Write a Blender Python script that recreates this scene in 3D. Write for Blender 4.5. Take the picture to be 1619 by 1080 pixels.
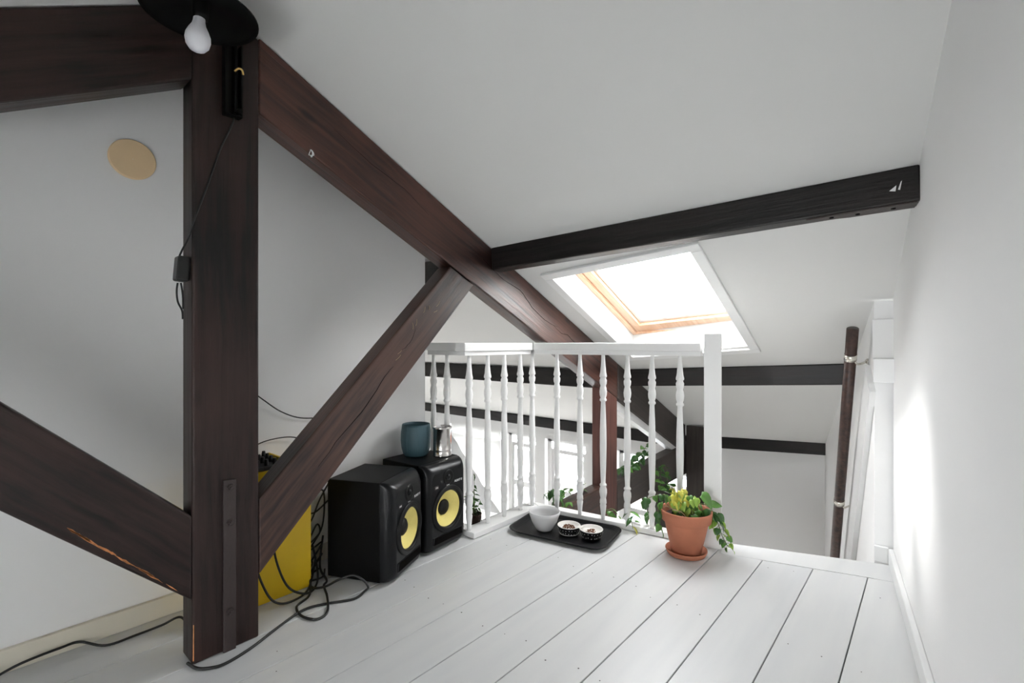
import bpy, bmesh, math, random
from mathutils import Vector, Matrix
random.seed(7)
PI = math.pi
S = bpy.context.scene
C = S.collection
for o in list(bpy.data.objects): bpy.data.objects.remove(o)

# ---------------------------------------------------------------- camera
# World axes: +x runs along the floorboards and the roof truss, +y to the left party wall, z = 0 is the loft floor
cam_d = bpy.data.cameras.new('camera'); cam = bpy.data.objects.new('camera', cam_d); C.objects.link(cam)
cam.location = (0, 0, .93)
cam.rotation_euler = (PI/2, 0, math.atan2(-.757, .654))
cam_d.sensor_width = 36; cam_d.lens = 770/1619*36; cam_d.shift_y = 2/1619
cam_d.clip_start = .02; cam_d.clip_end = 200
S.camera = cam

# ---------------------------------------------------------------- world, lights, exposure
W = bpy.data.worlds.new('overcast_sky'); S.world = W; W.use_nodes = True
bg = W.node_tree.nodes['Background']; bg.inputs[0].default_value = (.97, .985, 1, 1); bg.inputs[1].default_value = 22
S.view_settings.view_transform = 'Standard'; S.view_settings.look = 'None'
S.view_settings.exposure = .14; S.view_settings.gamma = 1; S.view_settings.use_curve_mapping = False

def portal(name, loc, direction, sx, sy):
    """marks a window opening so that the sky seen through it is sampled well; gives off no light of its own"""
    d = bpy.data.lights.new(name, 'AREA'); d.shape = 'RECTANGLE'; d.size = sx; d.size_y = sy; d.cycles.is_portal = True
    o = bpy.data.objects.new(name, d); C.objects.link(o); o.location = loc
    dz = -Vector(direction).normalized(); ay = Vector((0, 1, 0)) if abs(dz.y) < .9 else Vector((0, 0, 1)); ay = (ay-dz*ay.dot(dz)).normalized(); ax = ay.cross(dz)
    o.matrix_world = Matrix(((ax.x, ay.x, dz.x, loc[0]), (ax.y, ay.y, dz.y, loc[1]), (ax.z, ay.z, dz.z, loc[2]), (0, 0, 0, 1)))
    return o
sd = bpy.data.lights.new('hazy_sun', 'SUN'); sd.energy = 6.5; sd.angle = math.radians(13); sd.color = (1, .98, .95)
so = bpy.data.objects.new('hazy_sun', sd); C.objects.link(so); so.rotation_euler = Vector((-.36, -1, -.72)).to_track_quat('-Z', 'Y').to_euler()
portal('added_side_portal', (2.6, 6.45, -1.55), (0, -1, 0), 1.3, .9)  # sky through the added window in the far left wall
portal('roof_window_portal', (2.56, 1.14, 1.27), (-.43, -.09, -.9), .92, .70)
portal('added_rear_portal', (-1.46, .23, .48), (1, 0, 0), .62, 1.3)  # sky through the added window behind the camera
portal('facade_portal', (4.80, 3.5, -1.15), (-1, 0, 0), 2.0, 3.9)

# ---------------------------------------------------------------- materials
def mat(name, col, rough=.5, metal=0, spec=.5, bump=None, var=None, emit=None, coat=0):
    m = bpy.data.materials.new(name); m.use_nodes = True
    nt = m.node_tree; b = nt.nodes['Principled BSDF']
    b.inputs['Base Color'].default_value = (*col, 1); b.inputs['Roughness'].default_value = rough
    b.inputs['Metallic'].default_value = metal; b.inputs['Specular IOR Level'].default_value = spec
    b.inputs['Coat Weight'].default_value = coat
    tc = nt.nodes.new('ShaderNodeTexCoord')
    if var:      # (scale, amount): soft colour variation
        n = nt.nodes.new('ShaderNodeTexNoise'); n.inputs['Scale'].default_value = var[0]; n.inputs['Detail'].default_value = 4
        nt.links.new(tc.outputs['Object'], n.inputs['Vector'])
        r = nt.nodes.new('ShaderNodeValToRGB'); a = var[1]
        r.color_ramp.elements[0].position = .3; r.color_ramp.elements[1].position = .7
        r.color_ramp.elements[0].color = (*[c*(1-a) for c in col], 1); r.color_ramp.elements[1].color = (*[min(1, c*(1+a)) for c in col], 1)
        nt.links.new(n.outputs['Fac'], r.inputs['Fac']); nt.links.new(r.outputs['Color'], b.inputs['Base Color'])
    if bump:     # (scale, strength)
        n = nt.nodes.new('ShaderNodeTexNoise'); n.inputs['Scale'].default_value = bump[0]; n.inputs['Detail'].default_value = 5
        nt.links.new(tc.outputs['Object'], n.inputs['Vector'])
        k = nt.nodes.new('ShaderNodeBump'); k.inputs['Strength'].default_value = bump[1]; k.inputs['Distance'].default_value = .01
        nt.links.new(n.outputs['Fac'], k.inputs['Height']); nt.links.new(k.outputs['Normal'], b.inputs['Normal'])
    return m

def wood(name, dark, light, rough=.42, knots=True, bump=.5, spec=.32):
    """stained timber; grain runs along the local x axis of each beam"""
    m = bpy.data.materials.new(name); m.use_nodes = True
    nt = m.node_tree; N = nt.nodes; L = nt.links; b = N['Principled BSDF']
    tc = N.new('ShaderNodeTexCoord')
    mp = N.new('ShaderNodeMapping'); mp.inputs['Scale'].default_value = (2.2, 48, 48); b.inputs['Specular IOR Level'].default_value = spec
    L.new(tc.outputs['Object'], mp.inputs['Vector'])
    warp = N.new('ShaderNodeTexNoise'); warp.inputs['Scale'].default_value = 2.2; warp.inputs['Detail'].default_value = 2
    L.new(tc.outputs['Object'], warp.inputs['Vector'])
    wm = N.new('ShaderNodeVectorMath'); wm.operation = 'SCALE'; wm.inputs['Scale'].default_value = 1.7
    L.new(warp.outputs['Color'], wm.inputs[0])
    wa = N.new('ShaderNodeVectorMath'); wa.operation = 'ADD'
    L.new(mp.outputs['Vector'], wa.inputs[0]); L.new(wm.outputs['Vector'], wa.inputs[1])
    g = N.new('ShaderNodeTexNoise'); g.inputs['Scale'].default_value = 1; g.inputs['Detail'].default_value = 8; g.inputs['Roughness'].default_value = .62
    L.new(wa.outputs['Vector'], g.inputs['Vector'])
    big = N.new('ShaderNodeTexNoise'); big.inputs['Scale'].default_value = 1.9; big.inputs['Detail'].default_value = 3
    L.new(tc.outputs['Object'], big.inputs['Vector'])
    mx = N.new('ShaderNodeMix'); mx.data_type = 'FLOAT'; mx.inputs['Factor'].default_value = .5
    L.new(g.outputs['Fac'], mx.inputs['A']); L.new(big.outputs['Fac'], mx.inputs['B'])
    r = N.new('ShaderNodeValToRGB'); r.color_ramp.elements[0].position = .41; r.color_ramp.elements[1].position = .60
    r.color_ramp.elements[0].color = (*dark, 1); r.color_ramp.elements[1].color = (*light, 1)
    L.new(mx.outputs['Result'], r.inputs['Fac'])
    out = r.outputs['Color']
    if knots:
        kp = N.new('ShaderNodeMapping'); kp.inputs['Scale'].default_value = (3.0, 8, 8); L.new(tc.outputs['Object'], kp.inputs['Vector'])
        v = N.new('ShaderNodeTexVoronoi'); v.inputs['Scale'].default_value = 1; L.new(kp.outputs['Vector'], v.inputs['Vector'])
        kr = N.new('ShaderNodeValToRGB'); kr.color_ramp.elements[0].position = .05; kr.color_ramp.elements[1].position = .13
        kr.color_ramp.elements[0].color = (.35, .3, .3, 1); kr.color_ramp.elements[1].color = (1, 1, 1, 1)
        L.new(v.outputs['Distance'], kr.inputs['Fac'])
        mm = N.new('ShaderNodeMix'); mm.data_type = 'RGBA'; mm.blend_type = 'MULTIPLY'; mm.inputs['Factor'].default_value = 1
        L.new(out, mm.inputs['A']); L.new(kr.outputs['Color'], mm.inputs['B']); out = mm.outputs['Result']
    L.new(out, b.inputs['Base Color'])
    rr = N.new('ShaderNodeMapRange'); rr.inputs['To Min'].default_value = rough-.1; rr.inputs['To Max'].default_value = rough+.16
    L.new(g.outputs['Fac'], rr.inputs['Value']); L.new(rr.outputs['Result'], b.inputs['Roughness'])
    bp = N.new('ShaderNodeBump'); bp.inputs['Strength'].default_value = bump; bp.inputs['Distance'].default_value = .004
    L.new(g.outputs['Fac'], bp.inputs['Height']); L.new(bp.outputs['Normal'], b.inputs['Normal'])
    return m

M = dict(
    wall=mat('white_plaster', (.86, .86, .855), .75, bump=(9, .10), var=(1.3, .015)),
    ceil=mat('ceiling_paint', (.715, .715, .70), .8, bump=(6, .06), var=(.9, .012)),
    trim=mat('white_gloss_paint', (.80, .805, .80), .33, bump=(30, .03)),
    rail=mat('railing_paint', (.80, .80, .79), .38),
    cream=mat('cream_skirting_paint', (.66, .62, .52), .5),
    post=wood('stained_post_timber', (.0045, .003, .0029), (.030, .015, .0125)),
    brace=wood('stained_brace_timber', (.009, .005, .0045), (.070, .034, .025), .32, spec=.45),
    rafter=wood('red_stained_rafter_timber', (.013, .0055, .0045), (.088, .036, .025), .30, spec=.5),
    red=wood('reddish_far_post_timber', (.055, .022, .018), (.13, .055, .043), .45),
    black=wood('black_stained_purlin_timber', (.004, .0033, .0032), (.014, .0105, .0095), .36, knots=False),
    grey=wood('weathered_far_timber', (.026, .021, .019), (.065, .053, .047), .55, knots=False),
    raw=mat('bare_pine', (.55, .22, .08), .7, var=(60, .3)),
    crack=mat('dark_crack', (.002, .0015, .0015), .9, spec=.05),
    iron=mat('painted_iron', (.028, .018, .017), .5, bump=(60, .2)),
    black_metal=mat('black_lamp_metal', (.002, .002, .002), .5, spec=.2),
    bulb=mat('opal_glass_bulb', (.80, .80, .84), .3),
    brass=mat('brass', (.75, .50, .16), .3, 1),
    cable=mat('black_rubber_cable', (.008, .008, .008), .5),
    spk=mat('speaker_vinyl', (.0025, .0025, .0025), .5, spec=.12),
    baffle=mat('speaker_baffle', (.0035, .004, .005), .28, spec=.26),
    rubber=mat('speaker_rubber', (.003, .003, .003), .45, spec=.25),
    cone=mat('woven_yellow_cone', (.78, .66, .20), .5, var=(400, .08)),
    white=mat('white_print', (.75, .75, .75), .5),
    yellow=mat('yellow_lacquer', (.70, .46, .010), .4, var=(5, .06)),
    knob=mat('black_knob', (.006, .006, .006), .4),
    panel=mat('device_panel', (.02, .02, .02), .5),
    blue=mat('petrol_blue_plastic', (.040, .092, .115), .5),
    steel=mat('polished_tin', (.62, .60, .58), .22, 1, bump=(14, .15)),
    orange=mat('orange_label', (.75, .25, .14), .5),
    tray=mat('black_tray', (.004, .0045, .0055), .4, spec=.25),
    ceramic=mat('pale_grey_ceramic', (.62, .62, .62), .35),
    wceramic=mat('white_ceramic', (.78, .76, .72), .3),
    bceramic=mat('black_ceramic', (.004, .004, .004), .3, spec=.3),
    kibble=mat('kibble', (.17, .075, .035), .8, var=(90, .4)),
    terra=mat('terracotta', (.43, .155, .085), .75, bump=(60, .1), var=(9, .13)),
    soil=mat('potting_soil', (.035, .016, .010), .95, bump=(120, .8)),
    leaf=mat('green_leaf', (.085, .22, .035), .45, var=(30, .25)),
    leafd=mat('deep_green_leaf', (.035, .11, .022), .42, var=(30, .3)),
    leafl=mat('lime_leaf', (.26, .42, .06), .45, var=(25, .25)),
    leafy=mat('yellow_green_leaf', (.52, .50, .07), .5, var=(40, .25)),
    stem=mat('green_stem', (.16, .20, .07), .6),
    dry=mat('dry_stem', (.30, .22, .12), .8),
    pine=wood('clear_lacquered_pine', (.66, .40, .25), (.82, .58, .42), .35, knots=False, bump=.1),
    disc=mat('beige_cover_plate', (.78, .58, .35), .5, var=(8, .03)),
    chrome=mat('brushed_nickel', (.72, .70, .64), .25, 1),
    brick=None, pink=mat('pink_render', (.62, .36, .30), .9), lroof=mat('roof_tiles', (.45, .30, .24), .9),
    glassdark=mat('distant_window_glass', (.25, .28, .32), .2),
    lower=mat('lower_floor_boards', (.76, .73, .69), .5),
    paper=mat('white_paper', (.78, .78, .78), .7),
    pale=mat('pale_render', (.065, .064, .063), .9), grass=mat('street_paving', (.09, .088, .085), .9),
)
# terracotta-pink brick of the house across the street
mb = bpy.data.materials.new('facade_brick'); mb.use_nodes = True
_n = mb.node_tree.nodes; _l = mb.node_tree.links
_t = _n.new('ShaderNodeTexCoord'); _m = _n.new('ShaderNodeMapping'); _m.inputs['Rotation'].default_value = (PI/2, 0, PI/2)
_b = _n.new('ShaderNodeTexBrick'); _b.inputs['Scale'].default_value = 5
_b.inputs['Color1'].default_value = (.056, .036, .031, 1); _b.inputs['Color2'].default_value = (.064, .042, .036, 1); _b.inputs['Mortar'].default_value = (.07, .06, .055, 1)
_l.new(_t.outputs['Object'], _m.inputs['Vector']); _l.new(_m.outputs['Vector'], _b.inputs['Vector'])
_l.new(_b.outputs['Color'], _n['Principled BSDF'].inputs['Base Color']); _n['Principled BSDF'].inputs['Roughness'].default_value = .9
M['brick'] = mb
# window glass
mg = bpy.data.materials.new('window_glass'); mg.use_nodes = True
_n = mg.node_tree.nodes; _l = mg.node_tree.links; _n.remove(_n['Principled BSDF'])
_o = _n['Material Output']; _tr = _n.new('ShaderNodeBsdfTransparent'); _gl = _n.new('ShaderNodeBsdfGlossy'); _gl.inputs['Roughness'].default_value = .02
_f = _n.new('ShaderNodeValue'); _f.outputs[0].default_value = .06; _x = _n.new('ShaderNodeMixShader')
_l.new(_f.outputs[0], _x.inputs[0]); _l.new(_tr.outputs[0], _x.inputs[1]); _l.new(_gl.outputs[0], _x.inputs[2]); _l.new(_x.outputs[0], _o.inputs['Surface'])
M['glass'] = mg
# painted floorboard: each board slightly its own tone
mf = bpy.data.materials.new('painted_floorboard'); mf.use_nodes = True
_n = mf.node_tree.nodes; _l = mf.node_tree.links; _p = _n['Principled BSDF']
_i = _n.new('ShaderNodeObjectInfo'); _t = _n.new('ShaderNodeTexCoord'); _m = _n.new('ShaderNodeMapping'); _m.inputs['Scale'].default_value = (1, 8, 8)
_no = _n.new('ShaderNodeTexNoise'); _no.inputs['Scale'].default_value = 2; _no.inputs['Detail'].default_value = 7
_l.new(_t.outputs['Object'], _m.inputs['Vector']); _l.new(_m.outputs['Vector'], _no.inputs['Vector'])
_a = _n.new('ShaderNodeMath'); _a.operation = 'MULTIPLY_ADD'; _a.inputs[1].default_value = .25; _l.new(_i.outputs['Random'], _a.inputs[0]); _l.new(_no.outputs['Fac'], _a.inputs[2])
_r = _n.new('ShaderNodeValToRGB'); _r.color_ramp.elements[0].position = .3; _r.color_ramp.elements[1].position = .9
_r.color_ramp.elements[0].color = (.56, .57, .58, 1); _r.color_ramp.elements[1].color = (.64, .645, .64, 1)
_l.new(_a.outputs[0], _r.inputs['Fac']); _l.new(_r.outputs['Color'], _p.inputs['Base Color']); _p.inputs['Roughness'].default_value = .36
_bb = _n.new('ShaderNodeBump'); _bb.inputs['Strength'].default_value = .12; _bb.inputs['Distance'].default_value = .003
_l.new(_no.outputs['Fac'], _bb.inputs['Height']); _l.new(_bb.outputs['Normal'], _p.inputs['Normal'])
M['board'] = mf

# ---------------------------------------------------------------- helpers
def empty(name, loc=(0, 0, 0), rz=0):
    o = bpy.data.objects.new(name, None); C.objects.link(o); o.location = loc; o.rotation_euler = (0, 0, rz); o.empty_display_size = .05
    return o
def tag(o, label=None, cat=None, group=None, kind=None):
    if label: o['label'] = label
    if cat: o['category'] = cat
    if group: o['group'] = group
    if kind: o['kind'] = kind
    return o
def link(name, bm, m, parent=None, smooth=False, matrix=None):
    me = bpy.data.meshes.new(name); bmesh.ops.recalc_face_normals(bm, faces=bm.faces); bm.to_mesh(me); bm.free()
    if smooth:
        for p in me.polygons: p.use_smooth = True
    me.materials.append(m)
    o = bpy.data.objects.new(name, me); C.objects.link(o)
    if parent is not None: o.parent = parent
    if matrix is not None: o.matrix_local = matrix
    return o
def B(): return bmesh.new()
def bbox(bm, lo, hi, mtx=None, bevel=0, seg=2):
    (x0, y0, z0), (x1, y1, z1) = lo, hi
    vs = [bm.verts.new(c) for c in ((x0, y0, z0), (x1, y0, z0), (x1, y1, z0), (x0, y1, z0), (x0, y0, z1), (x1, y0, z1), (x1, y1, z1), (x0, y1, z1))]
    fs = [bm.faces.new([vs[i] for i in f]) for f in ((0, 3, 2, 1), (4, 5, 6, 7), (0, 1, 5, 4), (1, 2, 6, 5), (2, 3, 7, 6), (3, 0, 4, 7))]
    if bevel:
        es = {e for f in fs for e in f.edges}
        r = bmesh.ops.bevel(bm, geom=list(es), offset=bevel, segments=seg, affect='EDGES', profile=.5)
        vs = list({v for f in r['faces'] for v in f.verts} | {v for v in vs if v.is_valid})
    if mtx is not None: bmesh.ops.transform(bm, matrix=mtx, verts=vs)
    return vs
def prism(bm, pts, ax, a0, a1, bevel=0, seg=2):
    """polygon pts in the plane across axis ax ('x','y','z'), extruded a0..a1"""
    def mk(p, a): return {'y': (p[0], a, p[1]), 'z': (p[0], p[1], a), 'x': (a, p[0], p[1])}[ax]
    v0 = [bm.verts.new(mk(p, a0)) for p in pts]; v1 = [bm.verts.new(mk(p, a1)) for p in pts]
    n = len(pts); fs = [bm.faces.new(v0), bm.faces.new(v1[::-1])]
    for i in range(n): fs.append(bm.faces.new((v0[i], v0[(i+1) % n], v1[(i+1) % n], v1[i])))
    if bevel: bmesh.ops.bevel(bm, geom=list({e for f in fs for e in f.edges}), offset=bevel, segments=seg, affect='EDGES', profile=.5)
def lathe(bm, prof, n=24, c=(0, 0, 0), cap0=False, cap1=False, mtx=None):
    rings = []
    for r, z in prof:
        rings.append([bm.verts.new((c[0]+r*math.cos(2*PI*i/n), c[1]+r*math.sin(2*PI*i/n), c[2]+z)) for i in range(n)])
    for a, b in zip(rings, rings[1:]):
        for i in range(n): bm.faces.new((a[i], a[(i+1) % n], b[(i+1) % n], b[i]))
    if cap0: bm.faces.new(rings[0][::-1])
    if cap1: bm.faces.new(rings[-1])
    if mtx is not None: bmesh.ops.transform(bm, matrix=mtx, verts=[v for r in rings for v in r])
    return rings
def spline(pts, sub=6):
    P = [Vector(p) for p in pts]; out = []
    for i in range(len(P)-1):
        p0 = P[max(i-1, 0)]; p1 = P[i]; p2 = P[i+1]; p3 = P[min(i+2, len(P)-1)]
        for k in range(sub):
            t = k/sub
            out.append(.5*((2*p1)+(p2-p0)*t+(2*p0-5*p1+4*p2-p3)*t*t+(3*p1-p0-3*p2+p3)*t**3))
    out.append(P[-1]); return out
def tube(bm, pts, r, n=8, sub=6):
    P = spline(pts, sub) if sub > 1 else [Vector(p) for p in pts]
    rings = []; up = Vector((0, 0, 1)); prev = None
    for i, p in enumerate(P):
        t = (P[min(i+1, len(P)-1)]-P[max(i-1, 0)])
        t = t.normalized() if t.length > 1e-9 else Vector((1, 0, 0))
        if prev is None: a = t.orthogonal().normalized()
        else:
            a = prev-t*prev.dot(t); a = a.normalized() if a.length > 1e-6 else t.orthogonal().normalized()
        prev = a; b = t.cross(a); rr = r(i/(len(P)-1)) if callable(r) else r
        rings.append([bm.verts.new(p+rr*(a*math.cos(2*PI*k/n)+b*math.sin(2*PI*k/n))) for k in range(n)])
    for a, b in zip(rings, rings[1:]):
        for k in range(n): bm.faces.new((a[k], a[(k+1) % n], b[(k+1) % n], b[k]))
    bm.faces.new(rings[0][::-1]); bm.faces.new(rings[-1])
def box_obj(name, lo, hi, m, parent=None, bevel=0, smooth=False):
    bm = B(); bbox(bm, lo, hi, bevel=bevel); return link(name, bm, m, parent, smooth)
def struct(o): o['kind'] = 'structure'; return o

MX = {}
def timber(name, pts, y0, y1, m, parent=None, bevel=.006, sub=True):
    """beam lying in the vertical plane of the truss; pts = (x,z) outline, pts[0]->pts[1] runs along the grain"""
    o0 = Vector((pts[0][0], (y0+y1)/2, pts[0][1])); a = math.atan2(pts[1][1]-pts[0][1], pts[1][0]-pts[0][0])
    R = Matrix.Rotation(-a, 4, 'Y'); T = Matrix.Translation(o0) @ R; I = T.inverted()
    bm = B(); prism(bm, pts, 'y', y0, y1, bevel)
    bmesh.ops.transform(bm, matrix=I, verts=bm.verts)
    o_ = link(name, bm, m, parent, matrix=T); MX[o_.name] = T.copy(); return o_
def beam(name, p, q, w, h, m, parent=None, bevel=.006):
    """purlin: p,q are the near top edge ends; faces stay upright; w = depth away from the viewer, h = height"""
    p, q = Vector(p), Vector(q); d = q-p; L = d.length; x = d.normalized()
    side = Vector((1, 0, 0)); side = (side-x*side.dot(x)).normalized(); up = x.cross(side)
    if up.z < 0: up = -up
    T = Matrix(((x.x, side.x, up.x, p.x), (x.y, side.y, up.y, p.y), (x.z, side.z, up.z, p.z), (0, 0, 0, 1)))
    bm = B(); bbox(bm, (0, 0, -h), (L, w, 0), bevel=bevel)
    o_ = link(name, bm, m, parent, matrix=T); MX[o_.name] = T.copy(); return o_

# ================================================================ THE ROOM SHELL
T = 1.613                                    # front plane of the roof truss
def zr(x, y): return 2.207-.477*x+(.10*(T-y) if y < T else 0)     # underside of the street-side slope
def zb(x, y): return 1.658+.548*x+(.10*(T-y) if y < T else 0)     # underside of the rear slope
RX = .5356                                   # ridge
def slab(name, corners, th, m):
    bm = B(); lo = [bm.verts.new(c) for c in corners]; hi = [bm.verts.new((c[0], c[1], c[2]+th)) for c in corners]
    n = len(lo); bm.faces.new(lo); bm.faces.new(hi[::-1])
    for i in range(n): bm.faces.new((lo[i], lo[(i+1) % n], hi[(i+1) % n], hi[i]))
    return struct(link(name, bm, m))
# right-bay slope, pierced by the roof window
OX0, OX1, OY0, OY1 = 2.025, 2.895, .765, 1.465
XE = 4.75
bm = B()
def patch(bm, x0, x1, y0, y1, f=zr, th=.16):
    lo = [(x0, y0), (x1, y0), (x1, y1), (x0, y1)]
    a = [bm.verts.new((x, y, f(x, min(y, T)) if y <= T else f(x, y))) for x, y in lo]; b = [bm.verts.new((v.co.x, v.co.y, v.co.z+th)) for v in a]
    bm.faces.new(a); bm.faces.new(b[::-1])
    for i in range(4): bm.faces.new((a[i], a[(i+1) % 4], b[(i+1) % 4], b[i]))
patch(bm, RX, OX0, -.6, T); patch(bm, OX1, XE, -.6, T); patch(bm, OX0, OX1, -.6, OY0); patch(bm, OX0, OX1, OY1, T)
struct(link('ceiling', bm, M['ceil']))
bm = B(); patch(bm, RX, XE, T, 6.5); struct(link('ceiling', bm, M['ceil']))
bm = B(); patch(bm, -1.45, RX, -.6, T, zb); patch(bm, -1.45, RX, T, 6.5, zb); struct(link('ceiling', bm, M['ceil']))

LOWZ = -2.3
def wall_line(name, p, q, th, z0, z1, m=M['wall']):
    """upright wall; the face seen runs p->q, thickness th goes to the right of that direction"""
    p, q = Vector((*p, 0)), Vector((*q, 0)); d = (q-p).normalized(); n = Vector((d.y, -d.x, 0))*th
    bm = B(); pts = [p, q, q+n, p+n]; prism(bm, [(v.x, v.y) for v in pts], 'z', z0, z1)
    return struct(link(name, bm, m))
def wr(x): return -.228+.136*x
def ws(x): return .19+.2325*(x-2.6)
wall_line('wall_right', (-2.9, wr(-2.9)), (2.6, wr(2.6)), .5, LOWZ, 2.5)
wall_line('wall_stair', (2.6, ws(2.6)), (4.9, ws(4.9)), .8, LOWZ, 1.6)
struct(box_obj('wall_left', (-2.9, 1.99, LOWZ), (1.614, 2.09, 2.3), M['wall']))
bm = B()
for lo_, hi_ in (((-1.45, -.8, LOWZ), (-1.35, 6.5, .20)), ((-1.45, -.8, .20), (-1.35, -.36, 1.15)), ((-1.45, .82, .20), (-1.35, 6.5, 1.05)), ((-1.45, -.36, .74), (-1.35, .82, 1.15))): bbox(bm, lo_, hi_)
struct(link('wall_rear', bm, M['wall']))
win = struct(empty('window_6', (-1.40, .23, .20)))  # unseen window added behind the camera to brighten the loft
bm = B()
for lo_, hi_ in (((-.03, -.59, 0), (.03, -.56, .54)), ((-.03, .56, 0), (.03, .59, .54)), ((-.03, -.56, 0), (.03, .56, .03)), ((-.03, -.56, .51), (.03, .56, .54)), ((-.02, -.02, .03), (.02, .02, .51))): bbox(bm, lo_, hi_)
link('window_frame', bm, M['trim'], win)
box_obj('pane', (-.003, -.56, .03), (.003, -.021, .51), M['glass'], win); box_obj('pane', (-.003, .021, .03), (.003, .56, .51), M['glass'], win)
bm = B()
for lo_, hi_ in (((-2.9, 6.3, LOWZ), (2.0, 6.5, 2.4)), ((3.2, 6.3, LOWZ), (4.9, 6.5, 2.4)), ((2.0, 6.3, LOWZ), (3.2, 6.5, -1.95)), ((2.0, 6.3, -1.15), (3.2, 6.5, 2.4))): bbox(bm, lo_, hi_)
struct(link('wall_far_left', bm, M['wall']))
win = struct(empty('window_7', (2.6, 6.4, -1.95)))  # unseen window added to bring more light into the room below
bm = B()
for lo_, hi_ in (((-.6, -.03, 0), (-.55, .03, .8)), ((.55, -.03, 0), (.6, .03, .8)), ((-.55, -.03, 0), (.55, .03, .05)), ((-.55, -.03, .75), (.55, .03, .8)), ((-.03, -.03, .05), (.03, .03, .75))): bbox(bm, lo_, hi_)
link('window_frame', bm, M['trim'], win)
box_obj('pane', (-.55, -.003, .05), (-.031, .003, .75), M['glass'], win); box_obj('pane', (.031, -.003, .05), (.55, .003, .75), M['glass'], win)
struct(box_obj('floor_lower', (-2.9, -.6, LOWZ-.1), (5.0, 6.5, LOWZ), M['lower']))

# street facade with its band of windows (inner face x = 4.6)
FX = 4.6
def facade():
    bm = B()
    bbox(bm, (FX, .3, -.195), (FX+.18, 6.5, .35))
    bbox(bm, (FX, .3, LOWZ), (FX+.18, 6.5, -2.05))
    for y0, y1 in ((.3, 1.72), (2.52, 2.90), (3.46, 3.60), (4.08, 4.16), (5.16, 6.5)): bbox(bm, (FX, y0, -2.05), (FX+.18, y1, -.195))
    return struct(link('wall_facade', bm, M['wall']))
facade()
def facade_window(k, y0, y1):
    w = struct(empty('window_%d' % k, (FX+.10, (y0+y1)/2, -2.05)))
    hw = (y1-y0)/2; H = 1.855
    bm = B()
    for a, b in (((-.03, -hw, 0), (.03, -hw+.045, H)), ((-.03, hw-.045, 0), (.03, hw, H)), ((-.03, -hw, 0), (.03, hw, .05)), ((-.03, -hw, H-.04), (.03, hw, H))): bbox(bm, a, b)
    link('window_frame', bm, M['trim'], w)
    box_obj('transom', (-.025, -hw+.045, H-.17), (.025, hw-.045, H-.125), M['trim'], w)
    bm = B()
    for a, b in (((-.02, -hw+.045, .05), (.01, -hw+.08, H-.17)), ((-.02, hw-.08, .05), (.01, hw-.045, H-.17)), ((-.02, -hw+.08, .05), (.01, hw-.08, .09))): bbox(bm, a, b)
    bbox(bm, (-.022, -hw+.08, H-.66), (.012, hw-.08, H-.60)); link('casement', bm, M['trim'], w)
    box_obj('pane', (-.004, -hw+.08, .09), (0, hw-.08, H-.17), M['glass'], w)
    box_obj('pane', (-.004, -hw+.045, H-.125), (0, hw-.045, H-.04), M['glass'], w)
    box_obj('window_sill', (-.16, -hw+.001, -.0), (-.04, hw-.001, .025), M['trim'], w)
    return w
facade_window(2, 3.60, 4.08); facade_window(3, 2.90, 3.46); facade_window(4, 1.72, 2.52)
facade_window(5, 4.16, 5.16)
def fabric(name, col, tr):
    m = bpy.data.materials.new(name); m.use_nodes = True; nt = m.node_tree; b = nt.nodes['Principled BSDF']
    b.inputs['Base Color'].default_value = (*col, 1); b.inputs['Roughness'].default_value = .9
    t = nt.nodes.new('ShaderNodeBsdfTranslucent'); t.inputs['Color'].default_value = (*col, 1); x = nt.nodes.new('ShaderNodeMixShader'); x.inputs[0].default_value = tr
    nt.links.new(b.outputs[0], x.inputs[1]); nt.links.new(t.outputs[0], x.inputs[2]); nt.links.new(x.outputs[0], nt.nodes['Material Output'].inputs['Surface']); return m
M['sheer'] = fabric('sheer_white_fabric', (.85, .85, .84), .45); M['shadow_white'] = fabric('white_shadow_sheet', (.78, .78, .78), .04)
bm = B(); bbox(bm, (FX+.035, 4.20, -1.95), (FX+.037, 5.12, -.20)); tag(link('roller_blind', bm, M['sheer']), 'white roller blind glowing in the leftmost window of the room below', 'blind')
bm = B(); N_ = 30; top_ = []; bot_ = []  # white sheet added in the outline of a diagonal shadow
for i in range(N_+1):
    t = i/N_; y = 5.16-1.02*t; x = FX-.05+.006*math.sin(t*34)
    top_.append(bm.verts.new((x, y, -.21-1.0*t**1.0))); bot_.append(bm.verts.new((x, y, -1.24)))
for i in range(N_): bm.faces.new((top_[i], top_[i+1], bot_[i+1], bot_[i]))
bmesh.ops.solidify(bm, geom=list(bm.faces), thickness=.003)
tag(link('shadow_sheet', bm, M['shadow_white'], None, True), 'white sheet shaped as the diagonal shadow across the lower corner of the blinded window', 'shadow_sheet')

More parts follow.
